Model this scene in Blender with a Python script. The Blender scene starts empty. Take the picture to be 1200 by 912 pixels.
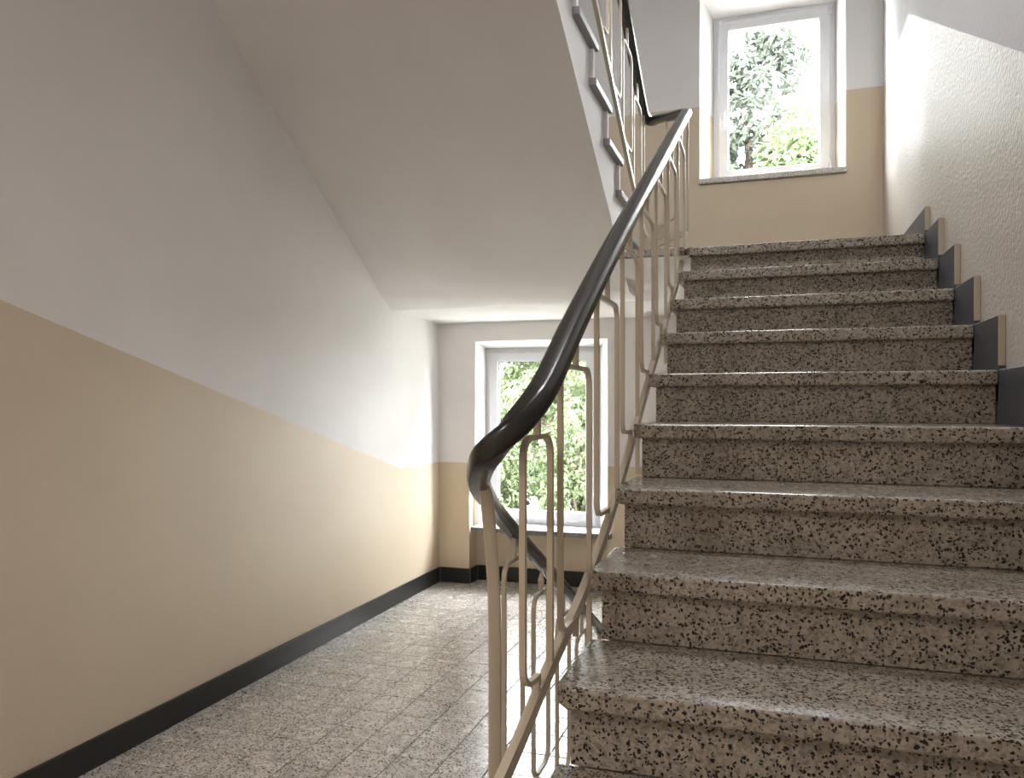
import bpy, bmesh, math, random
from mathutils import Vector, Matrix

random.seed(7)
C = bpy.context.scene.collection
scene = bpy.context.scene
H = 1.412                      # eye height above the floor; coordinates below are measured from the eye

# ------------------------------------------------------------------ camera
cam_data = bpy.data.cameras.new('camera')
cam = bpy.data.objects.new('camera', cam_data)
C.objects.link(cam)
cam_data.sensor_width = 36.0
cam_data.lens = 36.0 * 925.55 / 1200.0
cam_data.shift_y = 14.1 / 1200.0
cam_data.clip_start = 0.02
cam.location = (0, 0, H)
cam.rotation_euler = (math.pi / 2, 0, 0.3192)
scene.camera = cam

# ------------------------------------------------------------------ world, lights, exposure
SKY = 23.5
world = bpy.data.worlds.new('world')
scene.world = world
world.use_nodes = True
wn = world.node_tree
bg = wn.nodes['Background']
bg.inputs['Color'].default_value = (0.97, 0.965, 1.0, 1)
bg.inputs['Strength'].default_value = SKY


def portal(name, x0, x1, z0, z1, y):
    d = bpy.data.lights.new(name, 'AREA')
    d.shape = 'RECTANGLE'
    d.size, d.size_y = x1 - x0, z1 - z0
    d.cycles.is_portal = True
    o = bpy.data.objects.new(name, d)
    o.location = ((x0 + x1) / 2, y, (z0 + z1) / 2 + H)
    o.rotation_euler = (-math.pi / 2, 0, 0)
    C.objects.link(o)


portal('window_daylight', -2.18, -1.25, -0.97, 0.42, 6.07)
portal('window_daylight', -0.42, 0.42, 1.56, 2.80, 6.07)


def area(name, loc, size, power, color, target):
    d = bpy.data.lights.new(name, 'AREA')
    d.shape = 'DISK'
    d.size = size
    d.energy = power
    d.color = color
    o = bpy.data.objects.new(name, d)
    o.location = (loc[0], loc[1], loc[2] + H)
    v = Vector(target) - Vector(loc)
    o.rotation_euler = v.to_track_quat('-Z', 'Y').to_euler()
    C.objects.link(o)


area('hall_fill_light', (-1.5, -0.7, 1.6), 0.5, 18, (1.0, 0.88, 0.81), (-1.5, -0.7, 0))  # added warm fill out of view, no real fitting; lifts risers and near wall
area('upper_fill_light', (-0.6, 2.6, 3.1), 0.4, 19, (0.98, 0.97, 1.0), (-0.6, 2.6, 0))  # added neutral fill above the flight, no real fitting; brightens far and right walls

vs = scene.view_settings
vs.view_transform = 'Standard'
vs.look = 'None'
vs.gamma = 1
vs.use_curve_mapping = False
vs.exposure = 1.0


# ------------------------------------------------------------------ materials
def new_mat(name):
    m = bpy.data.materials.new(name)
    m.use_nodes = True
    nt = m.node_tree
    b = nt.nodes['Principled BSDF']
    return m, nt, b


def N(nt, t, **kw):
    n = nt.nodes.new(t)
    for k, v in kw.items():
        setattr(n, k, v)
    return n


def position(nt):
    return N(nt, 'ShaderNodeNewGeometry').outputs['Position']


def noise(nt, scale, detail=2, rough=0.5, vec=None):
    n = N(nt, 'ShaderNodeTexNoise')
    n.inputs['Scale'].default_value = scale
    n.inputs['Detail'].default_value = detail
    n.inputs['Roughness'].default_value = rough
    nt.links.new(vec or position(nt), n.inputs['Vector'])
    return n


def ramp(nt, fac, stops):
    r = N(nt, 'ShaderNodeValToRGB')
    el = r.color_ramp.elements
    while len(el) < len(stops):
        el.new(0.5)
    for e, (p, c) in zip(el, stops):
        e.position = p
        e.color = (c[0], c[1], c[2], 1) if len(c) == 3 else c
    nt.links.new(fac, r.inputs[0])
    return r


def bump(nt, b, height, strength, dist):
    n = N(nt, 'ShaderNodeBump')
    n.inputs['Strength'].default_value = strength
    n.inputs['Distance'].default_value = dist
    nt.links.new(height, n.inputs['Height'])
    nt.links.new(n.outputs[0], b.inputs['Normal'])


def paint(name, col, rough, bscale=260, bdist=0.0006, bstr=0.6, var=0.04, spec=0.5, coat=0.0):
    m, nt, b = new_mat(name)
    n = noise(nt, 1.3, 3)
    lo = tuple(c * (1 - var) for c in col)
    hi = tuple(min(1, c * (1 + var)) for c in col)
    r = ramp(nt, n.outputs['Fac'], [(0.3, lo), (0.7, hi)])
    nt.links.new(r.outputs[0], b.inputs['Base Color'])
    b.inputs['Roughness'].default_value = rough
    b.inputs['Specular IOR Level'].default_value = spec
    b.inputs['Coat Weight'].default_value = coat
    b.inputs['Coat Roughness'].default_value = rough * 0.9
    h = noise(nt, bscale, 3)
    bump(nt, b, h.outputs['Fac'], bstr, bdist)
    return m


def terrazzo(name, base, base2, dark, amount, rough, scale=115, tile_var=0.0):
    m, nt, b = new_mat(name)
    pos = position(nt)
    # warp so that the chips are ragged
    nz = noise(nt, 60, 2, 0.6, pos)
    mix = N(nt, 'ShaderNodeMixRGB')
    mix.blend_type = 'ADD'
    mix.inputs[0].default_value = 0.018
    nt.links.new(pos, mix.inputs[1])
    nt.links.new(nz.outputs['Color'], mix.inputs[2])
    v = N(nt, 'ShaderNodeTexVoronoi')
    v.inputs['Scale'].default_value = scale
    v.inputs['Randomness'].default_value = 1.0
    nt.links.new(mix.outputs[0], v.inputs['Vector'])
    sep = N(nt, 'ShaderNodeSeparateColor')
    nt.links.new(v.outputs['Color'], sep.inputs[0])
    # dark chips
    gt = N(nt, 'ShaderNodeMath', operation='GREATER_THAN')
    nt.links.new(sep.outputs[0], gt.inputs[0])
    gt.inputs[1].default_value = 1 - amount
    lt = N(nt, 'ShaderNodeMath', operation='LESS_THAN')
    nt.links.new(v.outputs['Distance'], lt.inputs[0])
    lt.inputs[1].default_value = 0.52
    mu = N(nt, 'ShaderNodeMath', operation='MULTIPLY')
    nt.links.new(gt.outputs[0], mu.inputs[0])
    nt.links.new(lt.outputs[0], mu.inputs[1])
    # light ground of fine mixed grains
    n2 = noise(nt, 9, 4, 0.65)
    r = ramp(nt, n2.outputs['Fac'], [(0.3, base), (0.7, base2)])
    r2 = ramp(nt, sep.outputs[1], [(0.0, (0.62, 0.62, 0.62)), (0.5, (1, 1, 1)), (1.0, (1.22, 1.2, 1.18))])
    mm = N(nt, 'ShaderNodeMixRGB')
    mm.blend_type = 'MULTIPLY'
    mm.inputs[0].default_value = 1
    nt.links.new(r.outputs[0], mm.inputs[1])
    nt.links.new(r2.outputs[0], mm.inputs[2])
    src = mm.outputs[0]
    if tile_var:
        oi = N(nt, 'ShaderNodeObjectInfo')
        r3 = ramp(nt, oi.outputs['Random'], [(0, (1 - tile_var,) * 3), (1, (1 + tile_var,) * 3)])
        m3 = N(nt, 'ShaderNodeMixRGB')
        m3.blend_type = 'MULTIPLY'
        m3.inputs[0].default_value = 1
        nt.links.new(src, m3.inputs[1])
        nt.links.new(r3.outputs[0], m3.inputs[2])
        src = m3.outputs[0]
    m2 = N(nt, 'ShaderNodeMixRGB')
    nt.links.new(mu.outputs[0], m2.inputs[0])
    nt.links.new(src, m2.inputs[1])
    m2.inputs[2].default_value = (*dark, 1)
    nt.links.new(m2.outputs[0], b.inputs['Base Color'])
    n4 = noise(nt, 14, 3)
    rr = ramp(nt, n4.outputs['Fac'], [(0.3, (rough * 0.8,) * 3), (0.7, (rough * 1.25,) * 3)])
    nt.links.new(rr.outputs[0], b.inputs['Roughness'])
    bump(nt, b, n2.outputs['Fac'], 0.15, 0.001)
    return m


M = {}
M['white'] = paint('white_wall_paint', (0.87, 0.845, 0.83), 0.85, 240, 0.0008, 0.5)
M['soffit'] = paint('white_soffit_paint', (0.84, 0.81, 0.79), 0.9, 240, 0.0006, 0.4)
M['beige'] = paint('beige_dado_gloss_paint', (0.69, 0.58, 0.435), 0.62, 210, 0.0012, 0.6)
M['beige_glare'] = paint('beige_dado_paint_coarse_glare_greyed', (0.56, 0.52, 0.465), 0.42, 75, 0.004, 1.0, coat=0.1)  # same dado paint, greyed so that window glare is in the colour
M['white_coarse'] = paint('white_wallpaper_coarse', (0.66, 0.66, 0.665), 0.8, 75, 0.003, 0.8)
M['step'] = terrazzo('stair_terrazzo', (0.285, 0.258, 0.212), (0.395, 0.36, 0.305), (0.014, 0.012, 0.010), 0.33, 0.24, 150)
M['tile'] = terrazzo('floor_tile_terrazzo', (0.54, 0.51, 0.47), (0.66, 0.63, 0.59), (0.05, 0.042, 0.036), 0.24, 0.24, 145, 0.04)
M['sill_stone'] = terrazzo('pale_sill_stone', (0.62, 0.60, 0.57), (0.72, 0.70, 0.67), (0.3, 0.28, 0.26), 0.15, 0.3, 180)
M['sill_dark'] = terrazzo('dark_edged_sill_stone', (0.20, 0.19, 0.18), (0.26, 0.25, 0.24), (0.04, 0.04, 0.04), 0.2, 0.2, 180)
M['grout'] = paint('dark_grout', (0.13, 0.12, 0.105), 0.9)
M['black'] = paint('black_baseboard_gloss', (0.018, 0.018, 0.019), 0.32, 60, 0.0004, 0.3, 0.1)
M['slate'] = paint('dark_slate_skirting', (0.050, 0.054, 0.066), 0.38, 60, 0.0004, 0.3, 0.1)
M['slate_edge'] = paint('beige_skirting_edge', (0.50, 0.43, 0.33), 0.6)
M['joint'] = paint('pale_joint_line', (0.25, 0.25, 0.25), 0.7)
M['cream'] = paint('cream_enamel_paint', (0.53, 0.465, 0.355), 0.36, 120, 0.0005, 0.4, 0.08)
M['rail'] = paint('dark_handrail_plastic', (0.026, 0.024, 0.021), 0.24, 40, 0.0006, 0.35, 0.25)
M['tread_end'] = paint('grey_tread_end', (0.30, 0.29, 0.28), 0.5)
M['pvc'] = paint('white_window_plastic', (0.73, 0.74, 0.765), 0.3, 30, 0.0001, 0.1, 0.01)
M['gasket'] = paint('dark_gasket', (0.06, 0.06, 0.06), 0.7)
M['metal'] = paint('grey_metal', (0.45, 0.45, 0.46), 0.35)
M['bark'] = paint('brown_bark', (0.11, 0.085, 0.06), 0.9, 30, 0.01, 1.0, 0.3)
M['gravel'] = paint('pale_gravel', (0.36, 0.355, 0.33), 0.95, 60, 0.02, 1.0, 0.25)
M['facade'] = paint('pale_pink_render', (0.42, 0.36, 0.34), 0.9)


def leaf_mat(name, a, b_):
    m, nt, b = new_mat(name)
    n = noise(nt, 5, 3)
    r = ramp(nt, n.outputs['Fac'], [(0.3, a), (0.7, b_)])
    nt.links.new(r.outputs[0], b.inputs['Base Color'])
    b.inputs['Roughness'].default_value = 0.55
    tr = N(nt, 'ShaderNodeBsdfTranslucent')
    nt.links.new(r.outputs[0], tr.inputs['Color'])
    mx = N(nt, 'ShaderNodeMixShader')
    mx.inputs[0].default_value = 0.4
    nt.links.new(b.outputs[0], mx.inputs[1])
    nt.links.new(tr.outputs[0], mx.inputs[2])
    nt.links.new(mx.outputs[0], nt.nodes['Material Output'].inputs['Surface'])
    return m


M['leaf'] = leaf_mat('green_leaves', (0.078, 0.106, 0.05), (0.122, 0.158, 0.072))
M['leaf_grey'] = leaf_mat('grey_green_leaves', (0.078, 0.092, 0.078), (0.118, 0.135, 0.10))


def glass_mat():
    m = bpy.data.materials.new('window_glass')
    m.use_nodes = True
    nt = m.node_tree
    nt.nodes.clear()
    out = N(nt, 'ShaderNodeOutputMaterial')
    tr = N(nt, 'ShaderNodeBsdfTransparent')
    tr.inputs[0].default_value = (0.94, 0.96, 0.95, 1)
    gl = N(nt, 'ShaderNodeBsdfGlossy')
    gl.inputs['Roughness'].default_value = 0.02
    fr = N(nt, 'ShaderNodeFresnel')
    geo = N(nt, 'ShaderNodeNewGeometry')
    ior = N(nt, 'ShaderNodeMapRange')       # the node inverts the index on back faces; a thin pane must not trap light
    ior.inputs['To Min'].default_value = 1.35
    ior.inputs['To Max'].default_value = 1 / 1.35
    nt.links.new(geo.outputs['Backfacing'], ior.inputs['Value'])
    nt.links.new(ior.outputs[0], fr.inputs['IOR'])
    mx = N(nt, 'ShaderNodeMixShader')
    nt.links.new(fr.outputs[0], mx.inputs[0])
    nt.links.new(tr.outputs[0], mx.inputs[1])
    nt.links.new(gl.outputs[0], mx.inputs[2])
    nt.links.new(mx.outputs[0], out.inputs['Surface'])
    return m


M['glass'] = glass_mat()


# ------------------------------------------------------------------ mesh helpers
class MB:
    """Collects shapes (in eye-level coordinates) for ONE mesh object."""

    def __init__(self):
        self.bm = bmesh.new()
        self.mats = []

    def mi(self, mat):
        if mat not in self.mats:
            self.mats.append(mat)
        return self.mats.index(mat)

    def prism(self, poly, ext, mat, bevel=0.0, segs=2):
        """poly: 3D points of a planar outline; ext: extrusion vector."""
        i = self.mi(mat)
        e = Vector(ext)
        a = [self.bm.verts.new(Vector(p)) for p in poly]
        b = [self.bm.verts.new(Vector(p) + e) for p in poly]
        fs = [self.bm.faces.new(a), self.bm.faces.new(b[::-1])]
        n = len(a)
        for k in range(n):
            fs.append(self.bm.faces.new((a[k], b[k], b[(k + 1) % n], a[(k + 1) % n])))
        for f in fs:
            f.material_index = i
        bmesh.ops.recalc_face_normals(self.bm, faces=fs)
        if bevel:
            es = list({ed for f in fs for ed in f.edges})
            r = bmesh.ops.bevel(self.bm, geom=es, offset=bevel, segments=segs, affect='EDGES', profile=0.5)
            for f in r['faces']:
                f.material_index = i
        return fs

    def box(self, x0, x1, y0, y1, z0, z1, mat, bevel=0.0, segs=2):
        return self.prism([(x0, y0, z0), (x1, y0, z0), (x1, y1, z0), (x0, y1, z0)], (0, 0, z1 - z0), mat, bevel, segs)

    def sweep(self, pts, prof, mat, side=None, closed=False, scale=None):
        """prof: list of (s, u); side: fixed side vector, else horizontal across the path."""
        i = self.mi(mat)
        pts = [Vector(p) for p in pts]
        n = len(pts)
        rings = []
        last = None
        for k in range(n):
            if closed:
                t = pts[(k + 1) % n] - pts[(k - 1) % n]
            else:
                t = pts[min(k + 1, n - 1)] - pts[max(k - 1, 0)]
            t.normalize()
            if side is not None:
                sv = Vector(side).normalized()
            else:
                sv = t.cross(Vector((0, 0, 1)))
                if sv.length < 1e-4:
                    sv = last.copy() if last else Vector((1, 0, 0))
                sv.normalize()
            if last is not None and side is None and sv.dot(last) < 0:
                sv = -sv
            last = sv
            up = sv.cross(t).normalized()
            sc = scale[k] if scale else 1
            rings.append([self.bm.verts.new(pts[k] + sv * (s * sc) + up * (u * sc)) for s, u in prof])
        m = len(prof)
        fs = []
        for k in range(n if closed else n - 1):
            a, b = rings[k], rings[(k + 1) % n]
            for j in range(m):
                fs.append(self.bm.faces.new((a[j], a[(j + 1) % m], b[(j + 1) % m], b[j])))
        if not closed:
            fs.append(self.bm.faces.new(rings[0][::-1]))
            fs.append(self.bm.faces.new(rings[-1]))
        for f in fs:
            f.material_index = i
            f.smooth = m > 8
        bmesh.ops.recalc_face_normals(self.bm, faces=fs)

    def build(self, name, parent=None, smooth=False):
        org = Vector((0, 0, 0))
        p = parent
        while p is not None:
            org += p.location
            p = p.parent
        me = bpy.data.meshes.new(name)
        for v in self.bm.verts:
            v.co = v.co + Vector((0, 0, H)) - org
        self.bm.to_mesh(me)
        self.bm.free()
        for m in self.mats:
            me.materials.append(m)
        if smooth:
            for poly in me.polygons:
                poly.use_smooth = True
        o = bpy.data.objects.new(name, me)
        C.objects.link(o)
        if parent is not None:
            o.parent = parent
        return o


def thing(name, loc, label=None, cat=None, kind=None, group=None):
    o = bpy.data.objects.new(name, None)
    o.empty_display_size = 0.1
    o.location = (loc[0], loc[1], loc[2] + H)
    C.objects.link(o)
    tag(o, label, cat, kind, group)
    return o


def tag(o, label=None, cat=None, kind=None, group=None):
    for k, v in (('label', label), ('category', cat), ('kind', kind), ('group', group)):
        if v:
            o[k] = v
    return o


def rect_prof(w, h, r=0.0, n=3):
    """Outline of a rounded rectangle, w across and h along the up direction."""
    if not r:
        return [(-w / 2, -h / 2), (w / 2, -h / 2), (w / 2, h / 2), (-w / 2, h / 2)]
    out = []
    for cx, cy, a0 in ((w / 2 - r, -h / 2 + r, -90), (w / 2 - r, h / 2 - r, 0), (-w / 2 + r, h / 2 - r, 90), (-w / 2 + r, -h / 2 + r, 180)):
        for k in range(n + 1):
            a = math.radians(a0 + 90 * k / n)
            out.append((cx + r * math.cos(a), cy + r * math.sin(a)))
    return out


def catmull(pts, per=8):
    """Centripetal Catmull-Rom through the points."""
    P = [Vector(p) for p in pts]
    P = [P[0] * 2 - P[1]] + P + [P[-1] * 2 - P[-2]]
    out = []
    for i in range(1, len(P) - 2):
        p0, p1, p2, p3 = P[i - 1:i + 3]
        t0 = 0.0
        t1 = t0 + (p1 - p0).length ** 0.5
        t2 = t1 + (p2 - p1).length ** 0.5
        t3 = t2 + (p3 - p2).length ** 0.5
        for k in range(per):
            t = t1 + (t2 - t1) * k / per
            a1 = p0 * ((t1 - t) / (t1 - t0)) + p1 * ((t - t0) / (t1 - t0))
            a2 = p1 * ((t2 - t) / (t2 - t1)) + p2 * ((t - t1) / (t2 - t1))
            a3 = p2 * ((t3 - t) / (t3 - t2)) + p3 * ((t - t2) / (t3 - t2))
            b1 = a1 * ((t2 - t) / (t2 - t0)) + a2 * ((t - t0) / (t2 - t0))
            b2 = a2 * ((t3 - t) / (t3 - t1)) + a3 * ((t - t1) / (t3 - t1))
            out.append(b1 * ((t2 - t) / (t2 - t1)) + b2 * ((t - t1) / (t2 - t1)))
    out.append(P[-2])
    return out


# ------------------------------------------------------------------ dimensions (metres, from the eye)
XL, XR = -2.4875, 0.688        # left and right wall
YF, YB = 5.702, 6.05           # inner and outer face of the window wall
YN = -1.7                      # wall behind the viewer
ZF, ZL = -1.412, 0.777         # floor, upper landing
ZC = 4.3                       # ceiling
R, G = 0.17, 0.3138            # riser, going
Y1 = 4.068                     # top nosing
XS = -0.40                     # open end of the right flight
DADO_L, DADO_U = -0.477, 2.075  # dado heights at the two landings


def nose_y(k):
    return Y1 - (k - 1) * G


def tread_z(k):
    return ZL - (k - 1) * R


# ------------------------------------------------------------------ walls
W = 0.2
mb = MB()
yk, slope = 5.037, 0.278
zlow = DADO_L + slope * (yk - YN)
e = (-W, 0, 0)
mb.prism([(XL, YN - W, ZF - 0.2), (XL, YB, ZF - 0.2), (XL, YB, DADO_L), (XL, yk, DADO_L), (XL, YN - W, zlow)], e, M['beige'])
mb.prism([(XL, YN - W, zlow), (XL, yk, DADO_L), (XL, YB, DADO_L), (XL, YB, ZC), (XL, YN - W, ZC)], e, M['white'])
tag(mb.build('wall_left'), 'white upper wall over a beige painted dado with a slanting edge', None, 'structure')

mb = MB()
e = (W, 0, 0)
yk, slope = 4.68, 0.522
ylo = yk - (DADO_U + 0.25) / slope
mb.prism([(XR, YN - W, ZF - 0.2), (XR, YB, ZF - 0.2), (XR, YB, DADO_U), (XR, yk, DADO_U), (XR, ylo, -0.25), (XR, YN - W, -0.25)], e, M['beige_glare'])
mb.prism([(XR, YN - W, -0.25), (XR, ylo, -0.25), (XR, yk, DADO_U), (XR, YB, DADO_U), (XR, YB, ZC), (XR, YN - W, ZC)], e, M['white_coarse'])
tag(mb.build('wall_right'), 'textured wall beside the stairs with a glossy beige dado', None, 'structure')

# window wall with a niche, two window recesses
mb = MB()
be, wh = M['beige'], M['white']
NL, NR = -2.233, -1.149          # niche under the lower window
mb.box(XL, NL, YF, YB, ZF - 0.2, DADO_L, be)
mb.box(NR, XR, YF, YB, ZF - 0.2, DADO_L, be)
mb.box(NL, NR, 5.86, YB, ZF - 0.2, -1.01, be)
mb.box(XL, -2.183, YF, YB, DADO_L, ZL, wh)
mb.box(NL, -2.183, 5.80, YB, -1.01, DADO_L, wh)
mb.box(-1.149, XR, YF, YB, DADO_L, ZL, wh)
mb.prism([(-2.183, YF, 0.46), (-2.183, 5.95, 0.418), (-2.183, YB, 0.418), (-2.183, YB, ZL), (-2.183, YF, ZL)], (1.034, 0, 0), wh)
mb.prism([(-1.149, YF, -1.01), (-1.149, YB, -1.01), (-1.258, YB, -1.01), (-1.258, 5.95, -1.01)], (0, 0, 1.47), wh)
# upper storey
UL, UR = -0.491, 0.460
SZ = 1.52
mb.box(XL, UL, YF, YB, ZL, DADO_U, be)
mb.box(XL, UL, YF, YB, DADO_U, ZC, wh)
mb.box(UR, XR, YF, YB, ZL, DADO_U, be)
mb.box(UR, XR, YF, YB, DADO_U, ZC, wh)
mb.box(UL, UR, YF, YB, ZL, SZ, be)
mb.prism([(UL, YF, 2.86), (UL, 5.95, 2.79), (UL, YB, 2.79), (UL, YB, ZC), (UL, YF, ZC)], (UR - UL, 0, 0), wh)
for z0, z1, m in ((SZ, DADO_U, be), (DADO_U, 2.9, wh)):
    mb.prism([(UL, YF, z0), (-0.414, 5.95, z0), (-0.414, YB, z0), (UL, YB, z0)], (0, 0, z1 - z0), m)
    mb.prism([(UR, YF, z0), (0.414, 5.95, z0), (0.414, YB, z0), (UR, YB, z0)], (0, 0, z1 - z0), m)
tag(mb.build('wall_back'), 'far wall pierced by an upper and a lower window', None, 'structure')

mb = MB()
mb.box(XL - W, XR + W, YN - W, YN, ZF - 0.2, -0.2, be)
mb.box(XL - W, XR + W, YN - W, YN, -0.2, ZC, wh)
tag(mb.build('wall_front'), 'wall behind the viewer', None, 'structure')

mb = MB()
mb.box(XL - W, XR + W, YN - W, YB, ZC, ZC + 0.2, M['white'])
tag(mb.build('ceiling'), 'white ceiling high above the stairs', None, 'structure')

mb = MB()
mb.box(XL, XR, YN, 0.95, 1.95, 2.2, M['white'])
tag(mb.build('ceiling_lower'), 'white slab over the hall', None, 'structure')

# ------------------------------------------------------------------ floor of terrazzo tiles
mb = MB()
mb.box(XL - W, XR + W, YN - W, YB, ZF - 0.2, ZF - 0.003, M['grout'])
floor = tag(mb.build('floor'), 'grey speckled terrazzo tile floor', None, 'structure')
TS, GAP = 0.19, 0.0042


def tile_mesh(name, w, d):
    bm = bmesh.new()
    hw, hd, z0, z1, c = w / 2, d / 2, -0.006, 0.0, 0.0012
    lo = [bm.verts.new((x, y, z0)) for x, y in ((-hw, -hd), (hw, -hd), (hw, hd), (-hw, hd))]
    mi = [bm.verts.new((x, y, z1 - c)) for x, y in ((-hw, -hd), (hw, -hd), (hw, hd), (-hw, hd))]
    up = [bm.verts.new((x, y, z1)) for x, y in ((-hw + c, -hd + c), (hw - c, -hd + c), (hw - c, hd - c), (-hw + c, hd - c))]
    bm.faces.new(up)
    for k in range(4):
        j = (k + 1) % 4
        bm.faces.new((lo[k], lo[j], mi[j], mi[k]))
        bm.faces.new((mi[k], mi[j], up[j], up[k]))
    me = bpy.data.meshes.new(name)
    bm.to_mesh(me)
    bm.free()
    me.materials.append(M['tile'])
    return me


tile_me = tile_mesh('tile', TS - GAP, TS - GAP)
x_start, y_start = -1.985 - 3 * TS, 2.65 - 24 * TS
single, rest = [], []
for i in range(0, 18):
    for j in range(0, 46):
        x0, y0 = x_start + i * TS, y_start + j * TS
        x1, y1 = x0 + TS, y0 + TS
        x0, x1, y0, y1 = max(x0, XL), min(x1, XR), max(y0, YN), min(y1, 5.86)
        if x1 - x0 < 0.012 or y1 - y0 < 0.012:
            continue
        if y1 > YF and (x0 < NL or x1 > NR):
            y1 = min(y1, YF) if (x1 - GAP < NL or x0 > NR) else y1
            if y1 - y0 < 0.012:
                continue
        full = abs(x1 - x0 - TS) < 1e-6 and abs(y1 - y0 - TS) < 1e-6
        (single if (x0 < -0.42 and y0 > 1.9) else rest).append((x0, x1, y0, y1, full))
for x0, x1, y0, y1, full in single:
    me = tile_me if full else tile_mesh('tile', x1 - x0 - GAP, y1 - y0 - GAP)
    o = bpy.data.objects.new('tile', me)
    o.location = ((x0 + x1) / 2, (y0 + y1) / 2, ZF + H + random.uniform(-0.0004, 0.0004))
    o.parent = floor
    C.objects.link(o)
mb = MB()
for x0, x1, y0, y1, full in rest:
    mb.box(x0 + GAP / 2, x1 - GAP / 2, y0 + GAP / 2, y1 - GAP / 2, ZF - 0.006, ZF, M['tile'])
o = mb.build('tile_field', floor)
o['kind'] = 'stuff'


# ------------------------------------------------------------------ baseboards
def baseboard(name, segs, label):
    root = None
    mb = MB()
    for s in segs:
        mb.box(*s, M['black'], 0.003, 2)
    return tag(mb.build(name), label, None, 'structure')


BH, BT = 0.115, 0.016
baseboard('baseboard_left', [(XL, XL + BT, YN, YF, ZF, ZF + BH)], 'black baseboard along the left wall')
bb = baseboard('baseboard_back', [(XL + BT, NL + BT, YF - BT, YF, ZF, ZF + BH), (NL, NL + BT, YF, 5.86, ZF, ZF + BH),
                                  (NL + BT, NR - BT, 5.86 - BT, 5.86, ZF, ZF + BH), (NR - BT, NR, YF, 5.86, ZF, ZF + BH),
                                  (NR - BT, XR, YF - BT, YF, ZF, ZF + BH)], 'black baseboard stepping into the niche under the lower window')
mb = MB()
for x, y in ((XL + BT + 0.002, YF - BT - 0.001), (NL + BT, YF - BT - 0.001), (NL + BT + 0.002, 5.86 - BT - 0.001)):
    mb.box(x - 0.002, x + 0.002, y - 0.001, y + 0.002, ZF, ZF + BH, M['joint'])
mb.build('joint_line', bb)
baseboard('baseboard_landing', [(XR - BT, XR, 4.86, YF, ZL, ZL + 0.12), (-0.8, XR - BT, YF - BT, YF, ZL, ZL + 0.12)],
          'dark skirting round the upper landing')

# ------------------------------------------------------------------ upper landing
mb = MB()
mb.box(-0.81, XR, Y1 + 0.05, YF, ZL - 0.04, ZL, M['step'])
mb.box(XL, -0.81, 4.88, YF, ZL - 0.04, ZL, M['step'])
mb.box(-0.81, XS - 0.026, Y1 - 0.025, Y1 + 0.05, ZL - 0.04, ZL, M['step'], 0.004)
landing = tag(mb.build('floor_landing'), 'terrazzo floor of the upper landing', None, 'structure')
mb = MB()
mb.prism([(XL, 4.885, 0.621), (XL, YF, 0.605), (XL, YF, ZL - 0.04), (XL, 4.885, ZL - 0.04)], (XR - XL, 0, 0), M['white'])
for xa, xb, ya, za in ((-0.81, XS, Y1 - 0.005, 0.735), (XS, XR, Y1 + 0.062, 0.727)):
    mb.prism([(xa, ya, za), (xa, 4.885, 0.621), (xa, 4.885, ZL - 0.041), (xa, ya, ZL - 0.041)], (xb - xa, 0, 0), M['soffit'])
tag(mb.build('ceiling_landing'), 'plastered underside of the upper landing', None, 'structure')

# ------------------------------------------------------------------ right flight
NT = 13
st = thing('staircase', (0.14, 0.3, ZF), 'speckled brown terrazzo staircase rising to the landing by the upper window', 'staircase')
XE = XR - 0.02
for k in range(1, NT + 1):
    if k == NT:
        break
    y, z = nose_y(k), tread_z(k)
    back = y + (G + 0.034 if k > 1 else 0.06)
    mb = MB()
    poly = [(XS, y, z - 0.046), (XE, y, z - 0.046), (XE, back, z - 0.046), (XS - 0.026, back, z - 0.046), (XS - 0.026, y + 0.03, z - 0.046)]
    mb.prism(poly, (0, 0, 0.046), M['step'], 0.007, 3)
    mb.build('tread', st, False)
for k in range(1, NT + 1):
    y, z = nose_y(k) + 0.034, tread_z(k) - 0.046
    zb = tread_z(k + 1) if k < NT else ZF
    if k == NT:
        zb = ZF
    if k == NT:
        continue
    mb = MB()
    mb.box(XS + 0.002, XE, y, y + 0.03, zb if k < NT - 1 else ZF, z, M['step'], 0.0015, 1)
    mb.build('riser', st)
mb = MB()
yt, yb = Y1 + 0.06, nose_y(NT - 1) + 0.06
prof = [(XS + 0.012, yb, ZF), (XS + 0.012, yb, tread_z(NT - 1) - 0.05)]
for k in range(NT - 2, 0, -1):
    prof += [(XS + 0.012, nose_y(k) + 0.06, tread_z(k + 1) - 0.047), (XS + 0.012, nose_y(k) + 0.06, tread_z(k) - 0.047)]
prof += [(XS + 0.012, Y1 + 0.06, 0.55), (XS + 0.012, 0.86, -1.30), (XS + 0.012, 0.86, ZF)]
mb.prism(prof, (XR - XS - 0.014, 0, 0), M['white'])
mb.build('flight_slab', st)
for k in range(1, NT):
    y, z = nose_y(k), tread_z(k)
    mb = MB()
    h = 0.123 if k == 1 else 0.172
    ye = 4.86 if k == 1 else nose_y(k - 1) + 0.03
    zb = z - 0.0
    mb.box(XE, XR - 0.001, y + 0.004, ye, zb - (0.05 if k == 1 else 0.1), z + h, M['slate'], 0.0015, 1)
    p = mb.build('skirting_plate', st)
    mb = MB()
    mb.box(XE - 0.001, XR - 0.001, y, y + 0.0045, z + 0.014, z + h, M['slate_edge'], 0.001, 1)
    mb.build('plate_edge', p)
    mb = MB()
    mb.box(XE - 0.0005, XR - 0.001, y + 0.0005, y + 0.004, z - 0.05, z + 0.014, M['gasket'])
    mb.build('plate_foot', p)

# ------------------------------------------------------------------ upper flight (seen from below on the left)
uf = thing('staircase', (-1.65, 4.8, ZL), 'upper flight over the left wall, smooth plastered soffit and grey tread ends', 'staircase')
XU = -0.78
UZ0, UY = 0.762, 4.77
NU = 8


def un_y(j):
    return UY - (j - 1) * G


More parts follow.
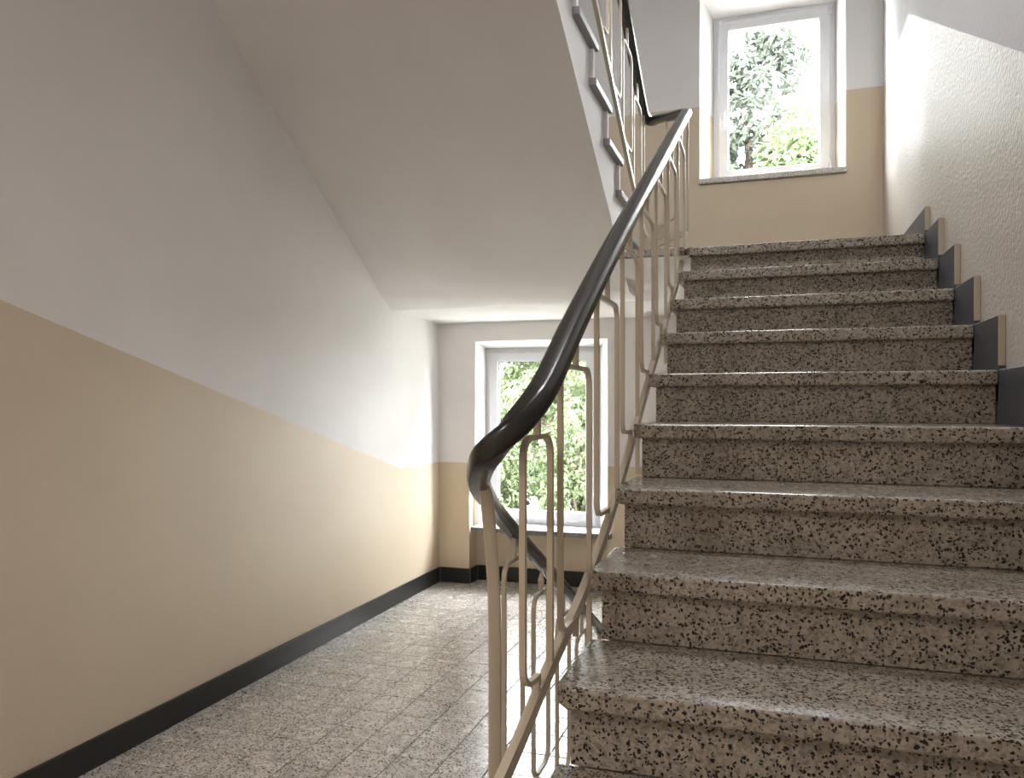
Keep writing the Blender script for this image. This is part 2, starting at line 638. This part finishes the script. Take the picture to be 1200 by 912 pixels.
def un_z(j):
    return UZ0 + R * j


mb = MB()
bm = mb.bm
NSEG = 24
sm, wm = mb.mi(M['soffit']), mb.mi(M['white'])
lft, rgt = [], []
YEND = 1.75
for q in range(NSEG + 1):
    t = q / NSEG
    yl = yr = 4.885 + (YEND - 4.885) * t
    lft.append(bm.verts.new((XL, yl, 0.621 + 0.676 * (4.885 - yl))))
    rgt.append(bm.verts.new((XU, yr, 0.621 + max(0.56 * (4.505 - yr), 0.0))))
for q in range(NSEG):
    f = bm.faces.new((lft[q], lft[q + 1], rgt[q + 1], rgt[q]))
    f.material_index = sm
    f.smooth = True
# side face up to the saw-tooth line under the treads
saw = [(XU, 4.885, 0.66), (XU, 4.885, un_z(1) - 0.05)]
for j in range(1, 12):
    y = un_y(j + 1) - 0.03
    saw += [(XU, y, un_z(j) - 0.034), (XU, y, un_z(j + 1) - 0.034)]
    if y < YEND:
        break
saw = [s for s in saw if s[1] > YEND] + [(XU, YEND, un_z(11) - 0.1)]
sv = [bm.verts.new(s) for s in saw]
low = [rgt[0]] + rgt[1:]
f = bm.faces.new(sv + low[::-1])
f.material_index = wm
# top skin so that the flight is a closed body
tl = [bm.verts.new((XL + 0.002, s[1], s[2] + 0.4)) for s in saw]
for q in range(len(sv) - 1):
    bm.faces.new((sv[q], sv[q + 1], tl[q + 1], tl[q])).material_index = wm
bm.faces.new((sv[0], tl[0], lft[0], rgt[0])).material_index = sm
bm.faces.new((sv[-1], rgt[-1], lft[-1], tl[-1])).material_index = sm
mb.build('flight_slab', uf)
for j in range(1, 11):
    y, z = un_y(j), un_z(j)
    mb = MB()
    mb.box(-0.93, -0.747, y - G - 0.06, y, z - 0.034, z, M['tread_end'], 0.004, 2)
    mb.build('tread', uf)
    mb = MB()
    mb.box(-0.93, -0.760, y - 0.06, y - 0.03, z - R, z - 0.04, M['white'], 0.001, 1)
    mb.build('riser', uf)

# ------------------------------------------------------------------ railing
rl = thing('stair_railing', (-0.62, 1.74, ZF), 'cream metal stair railing with looped bars under a continuous dark handrail', 'railing')
hand = catmull([(-0.745, 1.9, 1.724 + 0.541 * 2.9), (-0.745, 3.4, 1.724 + 0.541 * 1.4), (-0.745, 4.3, 1.724 + 0.541 * 0.5), (-0.745, 4.72, 1.785), (-0.742, 4.85, 1.745),
                (-0.72, 4.90, 1.728), (-0.67, 4.84, 1.715), (-0.55, 4.62, 1.645), (-0.475, 4.475, 1.602), (-0.452, 4.42, 1.58), (-0.45, 4.341, 1.545), (-0.45, 3.0, 0.827),
                (-0.45, 2.2, 0.394), (-0.45, 1.80, 0.165), (-0.45, 1.589, 0.036), (-0.457, 1.525, -0.004), (-0.485, 1.470, -0.055),
                (-0.532, 1.470, -0.100), (-0.585, 1.555, -0.143), (-0.64, 1.70, -0.193), (-0.70, 1.915, -0.252), (-0.74, 2.10, -0.312), (-0.75, 2.25, -0.38), (-0.75, 2.648, -0.582), (-0.75, 3.1, -0.815), (-0.75, 3.56, -1.05)], 8)
mb = MB()
n_low = 8 * 8
mb.sweep(hand, rect_prof(0.058, 0.050, 0.018, 4), M['rail'], scale=[1 - 0.2 * min(1, max(0, (q - len(hand) + n_low) / 24)) for q in range(len(hand))])
mb.build('handrail', rl)


def rail_z(y):
    return 1.5525 - 0.541 * (4.341 - y)


def bar_z(y):
    return 0.648 - 0.55 * (4.055 - y)


def up_rail_z(y):
    return 1.724 + 0.541 * (4.8 - y)


def up_bar_z(y):
    return 1.28 + 0.541 * (4.309 - y)


def low_rail_z(y):
    return -0.38 - 0.51 * (y - 2.25)


bar = catmull([(-0.745, 1.9, up_bar_z(1.9)), (-0.745, 3.3, up_bar_z(3.3)), (-0.745, 4.6, up_bar_z(4.6)), (-0.74, 4.82, 1.02), (-0.70, 4.86, 0.965), (-0.55, 4.62, 0.945),
               (-0.46, 4.47, 0.93), (-0.45, 4.40, 0.885), (-0.45, 4.055, 0.648), (-0.45, 3.0, 0.068), (-0.45, 2.3, -0.317), (-0.452, 1.95, -0.475),
               (-0.465, 1.65, -0.59), (-0.485, 1.44, -0.705), (-0.515, 1.28, -0.80), (-0.56, 1.27, -0.85), (-0.60, 1.45, -0.89), (-0.62, 1.735, -0.95), (-0.70, 1.98, -1.04), (-0.75, 2.2, -1.13), (-0.75, 2.72, -1.395)], 6)
mb = MB()
mb.sweep(bar, rect_prof(0.019, 0.030), M['cream'])
mb.build('stringer_bar', rl)

PW, PD = 0.013, 0.011


def loop_path(a, b, z0, z1, r=0.045):
    """Closed rounded rectangle in the vertical plane through the points a and b (x, y)."""
    a, b = Vector((a[0], a[1], 0)), Vector((b[0], b[1], 0))
    d = (b - a)
    w = d.length
    d.normalize()
    r = min(r, w / 2.2)
    out = []
    for cx, cz, a0 in ((w - r, z0 + r, -90), (w - r, z1 - r, 0), (r, z1 - r, 90), (r, z0 + r, 180)):
        for k in range(6):
            t = math.radians(a0 + 90 * k / 5)
            p = a + d * (cx + r * math.cos(t))
            out.append((p.x, p.y, cz + r * math.sin(t)))
    return out, d.cross(Vector((0, 0, 1)))


def frame(a, b, z0, z1, ztop, zbot, name='baluster_frame'):
    mb = MB()
    path, side = loop_path(a, b, z0, z1)
    mb.sweep(path, rect_prof(PW, PD), M['cream'], side=side, closed=True)
    cx, cy = (a[0] + b[0]) / 2, (a[1] + b[1]) / 2
    mb.sweep([(cx, cy, z1 - 0.004), (cx, cy, ztop)], rect_prof(PW, PD * 1.1), M['cream'], side=side)
    if zbot is not None:
        mb.sweep([(cx, cy, zbot), (cx, cy, z0 + 0.004)], rect_prof(PW, PD * 1.1), M['cream'], side=side)
    return mb.build(name, rl)


def hook_frame(a, b, z0, zr, z1, ztop, zbot):
    """Looped bar on a sloping stringer: its low corner turns in to a stub, the other leg runs straight down to the bar."""
    path, side = loop_path(a, b, z0, z1, 0.04)
    cx, cy = (a[0] + b[0]) / 2, (a[1] + b[1]) / 2
    mb = MB()
    pts = [(b[0], b[1], zr)] + path[6:] + [(cx, cy, z0)]
    mb.sweep(pts, rect_prof(PW, PD), M['cream'], side=side)
    mb.sweep([(cx, cy, z1 - 0.004), (cx, cy, ztop)], rect_prof(PW, PD * 1.1), M['cream'], side=side)
    mb.sweep([(cx, cy, zbot), (cx, cy, z0 + 0.006)], rect_prof(PW, PD * 1.1), M['cream'], side=side)
    return mb.build('baluster_frame', rl)


# beside the right flight
hook_frame((-0.475, 1.507), (-0.462, 1.665), -0.577, -0.590, -0.075, rail_z(1.58) - 0.03, -0.64)
for i in range(7):
    c = 1.85 + 0.3815 * i
    hw = 0.145
    hook_frame((-0.45, c - hw), (-0.45, c + hw), bar_z(c) + 0.045, bar_z(c + hw), rail_z(c) - 0.125, rail_z(c) - 0.02, bar_z(c))
    if i % 2 == 0 and i < 6:       # every other frame has a post that reaches down to the flight
        mb = MB()
        y = c + hw
        mb.sweep([(-0.45, y, bar_z(y) - 0.010), (-0.45, y, bar_z(y) - 0.17)], rect_prof(PW, PD), M['cream'], side=(1, 0, 0))
        mb.box(-0.456, XS + 0.012, y - 0.006, y + 0.006, bar_z(y) - 0.19, bar_z(y) - 0.165, M['cream'])
        mb.build('fixing_post', rl)
# landing turn
frame((-0.665, 4.80), (-0.53, 4.585), 1.05, 1.52, 1.66, 0.955)
# beside the upper flight
for i in range(8):
    c = 4.56 - 0.33 * i
    frame((-0.745, c - 0.13), (-0.745, c + 0.13), up_bar_z(c) + 0.05, up_rail_z(c) - 0.13, up_rail_z(c) - 0.015, up_bar_z(c))
# beside the floor, under the falling rail
for i in range(4):
    c = 2.285 + 0.30 * i
    zt = low_rail_z(c) - (0.085 if i == 0 else 0.10)
    z0 = max(ZF + 0.006, low_rail_z(c) - 0.70)
    if i == 1:
        fr = frame((-0.75, c - 0.09), (-0.75, c + 0.09), z0, zt, zt + 0.004, None)
        mb = MB()
        mb.sweep([(-0.75, c, zt - 0.01), (-0.75, c, zt + 0.02), (-0.75, c, zt + 0.04), (-0.75, c, zt + 0.075)], rect_prof(0.012, 0.012), M['cream'],
                 side=(1, 0, 0), scale=[0.9, 1.1, 1.5, 0.15])
        mb.build('pointed_finial', fr)
    else:
        frame((-0.75, c - 0.09), (-0.75, c + 0.09), z0, zt, low_rail_z(c) - 0.015, None)


def newel(path, w, d, name='newel_post', mat='cream', side=None, scale=None):
    mb = MB()
    pts = catmull(path, 5)
    sc = [min(1.0, 0.55 + 0.07 * q) for q in range(len(pts))] if scale else None
    mb.sweep(pts, rect_prof(w, d, 0.004, 2), M[mat], side=side, scale=sc)
    return mb.build(name, rl)


newel([(-0.605, 1.62, -0.155), (-0.612, 1.665, -0.205), (-0.618, 1.695, -0.25), (-0.62, 1.715, -0.31), (-0.62, 1.742, -0.46), (-0.62, 1.748, -0.86), (-0.62, 1.748, ZF)], 0.030, 0.014, side=(1, 0.3, 0), scale=True)
newel([(-0.45, 4.462, 1.60), (-0.45, 4.462, 1.2), (-0.45, 4.462, 0.91)], 0.013, 0.013, side=(1, 0, 0))
newel([(-0.745, 4.80, 1.73), (-0.745, 4.80, 1.3), (-0.745, 4.80, 0.86)], 0.013, 0.013, side=(1, 0, 0))
newel([(-0.75, 3.54, -1.05), (-0.75, 3.54, -1.2), (-0.75, 3.54, ZF)], 0.02, 0.02, side=(1, 0, 0))


# ------------------------------------------------------------------ windows
def ring(mb, x0, x1, z0, z1, w, y0, y1, mat, bevel=0.003, wb=None):
    wb = wb or w
    mb.box(x0, x0 + w, y0, y1, z0, z1, mat, bevel, 2)
    mb.box(x1 - w, x1, y0, y1, z0, z1, mat, bevel, 2)
    mb.box(x0 + w - 0.004, x1 - w + 0.004, y0, y1, z1 - w, z1, mat, bevel, 2)
    mb.box(x0 + w - 0.004, x1 - w + 0.004, y0, y1, z0, z0 + wb, mat, bevel, 2)


def window(n, x0, x1, z0, z1, label, sillspec):
    w = thing('window_%d' % n, ((x0 + x1) / 2, 5.95, z0), label, None, 'structure')
    mb = MB()
    ring(mb, x0, x1, z0, z1, 0.055, 5.945, 6.02, M['pvc'])
    mb.build('window_frame', w)
    a0, a1, c0, c1 = x0 + 0.036, x1 - 0.036, z0 + 0.04, z1 - 0.036
    mb = MB()
    ring(mb, a0, a1, c0, c1, 0.07, 5.925, 5.99, M['pvc'], 0.005)
    sash = mb.build('sash', w)
    mb = MB()
    ring(mb, a0 + 0.066, a1 - 0.066, c0 + 0.066, c1 - 0.066, 0.008, 5.94, 5.975, M['gasket'] if n == 1 else M['pvc'], 0)
    mb.build('gasket', sash)
    mb = MB()
    mb.box(a0 + 0.06, a1 - 0.06, 5.955, 5.965, c0 + 0.06, c1 - 0.06, M['glass'])
    mb.build('pane', sash)
    hx, hz = a0 + 0.036, (z0 + z1) / 2 - 0.1
    mb = MB()
    mb.box(hx - 0.014, hx + 0.014, 5.913, 5.926, hz - 0.035, hz + 0.035, M['pvc'], 0.004)
    mb.sweep([(hx, 5.914, hz), (hx, 5.888, hz), (hx, 5.882, hz - 0.02), (hx, 5.882, hz - 0.115)], rect_prof(0.018, 0.012, 0.004, 2), M['pvc'], side=(1, 0, 0))
    mb.build('handle', sash)
    for z in (c0 + 0.06, c1 - 0.03):
        mb = MB()
        mb.box(a1 - 0.008, a1 + 0.01, 5.912, 5.93, z - 0.03, z + 0.03, M['pvc'], 0.004)
        mb.build('hinge', w)
    mb = MB()
    sx0, sx1, sy0, szt, th, mat = sillspec
    mb.box(sx0, sx1, sy0, 5.95, szt - th, szt, mat, 0.003)
    sl = mb.build('window_sill', w)
    if n == 1:
        mb = MB()
        mb.box(sx0 + 0.004, sx1 - 0.004, sy0 + 0.004, 5.95, szt - 0.004, szt + 0.004, M['pvc'], 0.002)
        mb.build('sill_cover', sl)
    return w


window(1, -2.183, -1.258, -0.970, 0.418, 'white framed lower window looking onto green foliage', (-2.205, -1.118, 5.655, -0.970, 0.036, M['sill_dark']))
window(2, -0.414, 0.414, 1.56, 2.79, 'white framed upper window above the landing', (-0.497, 0.468, 5.675, 1.560, 0.035, M['sill_stone']))

# ------------------------------------------------------------------ garden outside
mb = MB()
mb.box(-30, 30, 6.3, 45, ZF - 0.5, ZF - 0.15, M['gravel'])
tag(mb.build('ground'), 'pale gravel outside the windows', None, 'structure')


def tree(x, y, h, crown, n, leaf, mat, label, name='leafy_tree', cat='tree', seed=1, nb=48):
    rnd = random.Random(seed)
    z0 = ZF - 0.16
    t = thing(name, (x, y, z0), label, cat)
    mb = MB()
    circ = [(math.cos(a) * 1.0, math.sin(a) * 1.0) for a in [k * math.pi / 4 for k in range(8)]]
    top = z0 + h * 0.8
    path = [(x + 0.06 * math.sin(q * 1.7), y + 0.05 * math.cos(q * 2.1), z0 + (top - z0) * q / 6) for q in range(7)]
    mb.sweep(path, circ, M['bark'], side=(1, 0, 0), scale=[0.02 * h * (1 - q / 8) for q in range(7)])
    for _ in range(9):
        q = rnd.uniform(0.3, 1.0)
        b = Vector((x, y, z0 + (top - z0) * q))
        a = rnd.uniform(0, 6.28)
        L = crown[0] * rnd.uniform(0.5, 0.9)
        e_ = b + Vector((math.cos(a) * L, math.sin(a) * L, L * rnd.uniform(0.3, 0.8)))
        mid = b.lerp(e_, 0.5) + Vector((0, 0, -0.05 * L))
        mb.sweep([b, mid, e_], circ, M['bark'], side=(0.3, -0.9, 0.2), scale=[0.008 * h, 0.005 * h, 0.002 * h])
    mb.build('trunk', t)
    vs_, fs_ = [], []
    cz = z0 + h - crown[1]
    blobs = []
    for _ in range(nb):
        while True:
            p = Vector((rnd.uniform(-1, 1), rnd.uniform(-1, 1), rnd.uniform(-1, 1)))
            if 0.25 < p.length < 1:
                break
        blobs.append((Vector((x + p.x * crown[0], y + p.y * crown[0], cz + p.z * crown[1])), rnd.uniform(0.2, 0.4) * crown[0]))
    for _ in range(n):
        c, r = rnd.choice(blobs)
        d = Vector((rnd.gauss(0, 1), rnd.gauss(0, 1), rnd.gauss(0, 1))).normalized()
        p = c + d * (r * rnd.random() ** 0.4)
        nrm = (d + Vector((rnd.uniform(-1, 1), rnd.uniform(-1, 1), rnd.uniform(0, 1.2)))).normalized()
        u = nrm.cross(Vector((rnd.uniform(-1, 1), rnd.uniform(-1, 1), rnd.uniform(-1, 1)))).normalized()
        v = nrm.cross(u)
        s = leaf * rnd.uniform(0.6, 1.2)
        k = len(vs_)
        vs_ += [p - u * s, p + v * s * 0.42 + nrm * s * 0.1, p + u * s, p - v * s * 0.42 + nrm * s * 0.1]
        fs_ += [(k, k + 1, k + 2), (k, k + 2, k + 3)]
    me = bpy.data.meshes.new('foliage')
    org = Vector((x, y, z0))
    me.from_pydata([tuple(q - org) for q in vs_], [], fs_)
    me.materials.append(M[mat])
    o = bpy.data.objects.new('foliage', me)
    o['kind'] = 'stuff'
    o.parent = t
    C.objects.link(o)
    return t


tree(-0.40, 12.7, 8.0, (1.0, 2.6), 26000, 0.075, 'leaf_grey', 'loose grey-green tree outside the upper window', seed=3, nb=110)
tree(0.15, 10.2, 5.2, (0.8, 1.2), 12000, 0.07, 'leaf', 'brighter green small tree low in the upper window', seed=5)
tree(-4.3, 12.2, 3.6, (1.25, 1.6), 17000, 0.07, 'leaf', 'fresh green shrub filling the left of the lower window', 'garden_shrub', 'shrub', seed=8)
tree(-2.7, 9.6, 2.5, (0.7, 1.2), 11000, 0.055, 'leaf', 'taller green shrub in the middle of the lower window', 'garden_shrub', 'shrub', seed=11)
tree(-2.9, 8.3, 1.25, (0.42, 0.6), 6000, 0.045, 'leaf', 'knee-high green bush nearest to the lower window', 'garden_shrub', 'shrub', seed=12)
tree(-2.05, 8.5, 1.4, (0.45, 0.68), 6000, 0.045, 'leaf', 'small green bush at the right edge of the lower window', 'garden_shrub', 'shrub', seed=13)
tree(-3.9, 16.6, 5.0, (1.8, 2.3), 12000, 0.085, 'leaf_grey', 'grey-green tree behind the shrubs of the lower window', seed=14)
tree(-2.75, 12.9, 8.6, (1.2, 2.5), 14000, 0.09, 'leaf_grey', 'added tall tree holding back sky glare, left of the upper window view, crown above the shrubs', seed=17)  # added to keep direct sky off the right wall
tree(-7.4, 15.4, 8.2, (1.7, 2.8), 15000, 0.1, 'leaf_grey', 'added broad tall tree screening the sky, farthest left in the garden', seed=19)  # added out of view, blocks more sky from the right wall
tree(3.6, 11.4, 5.2, (1.6, 2.3), 15000, 0.1, 'leaf', 'added round green tree cutting window glare, in the right part of the garden', seed=23)  # added out of view, dims the left wall beside the lower window
tree(8.2, 14.6, 6.0, (1.7, 2.6), 15000, 0.1, 'leaf', 'added green tree cutting window glare, farthest right in the garden', seed=29)  # added out of view, second screen against low sky from the right
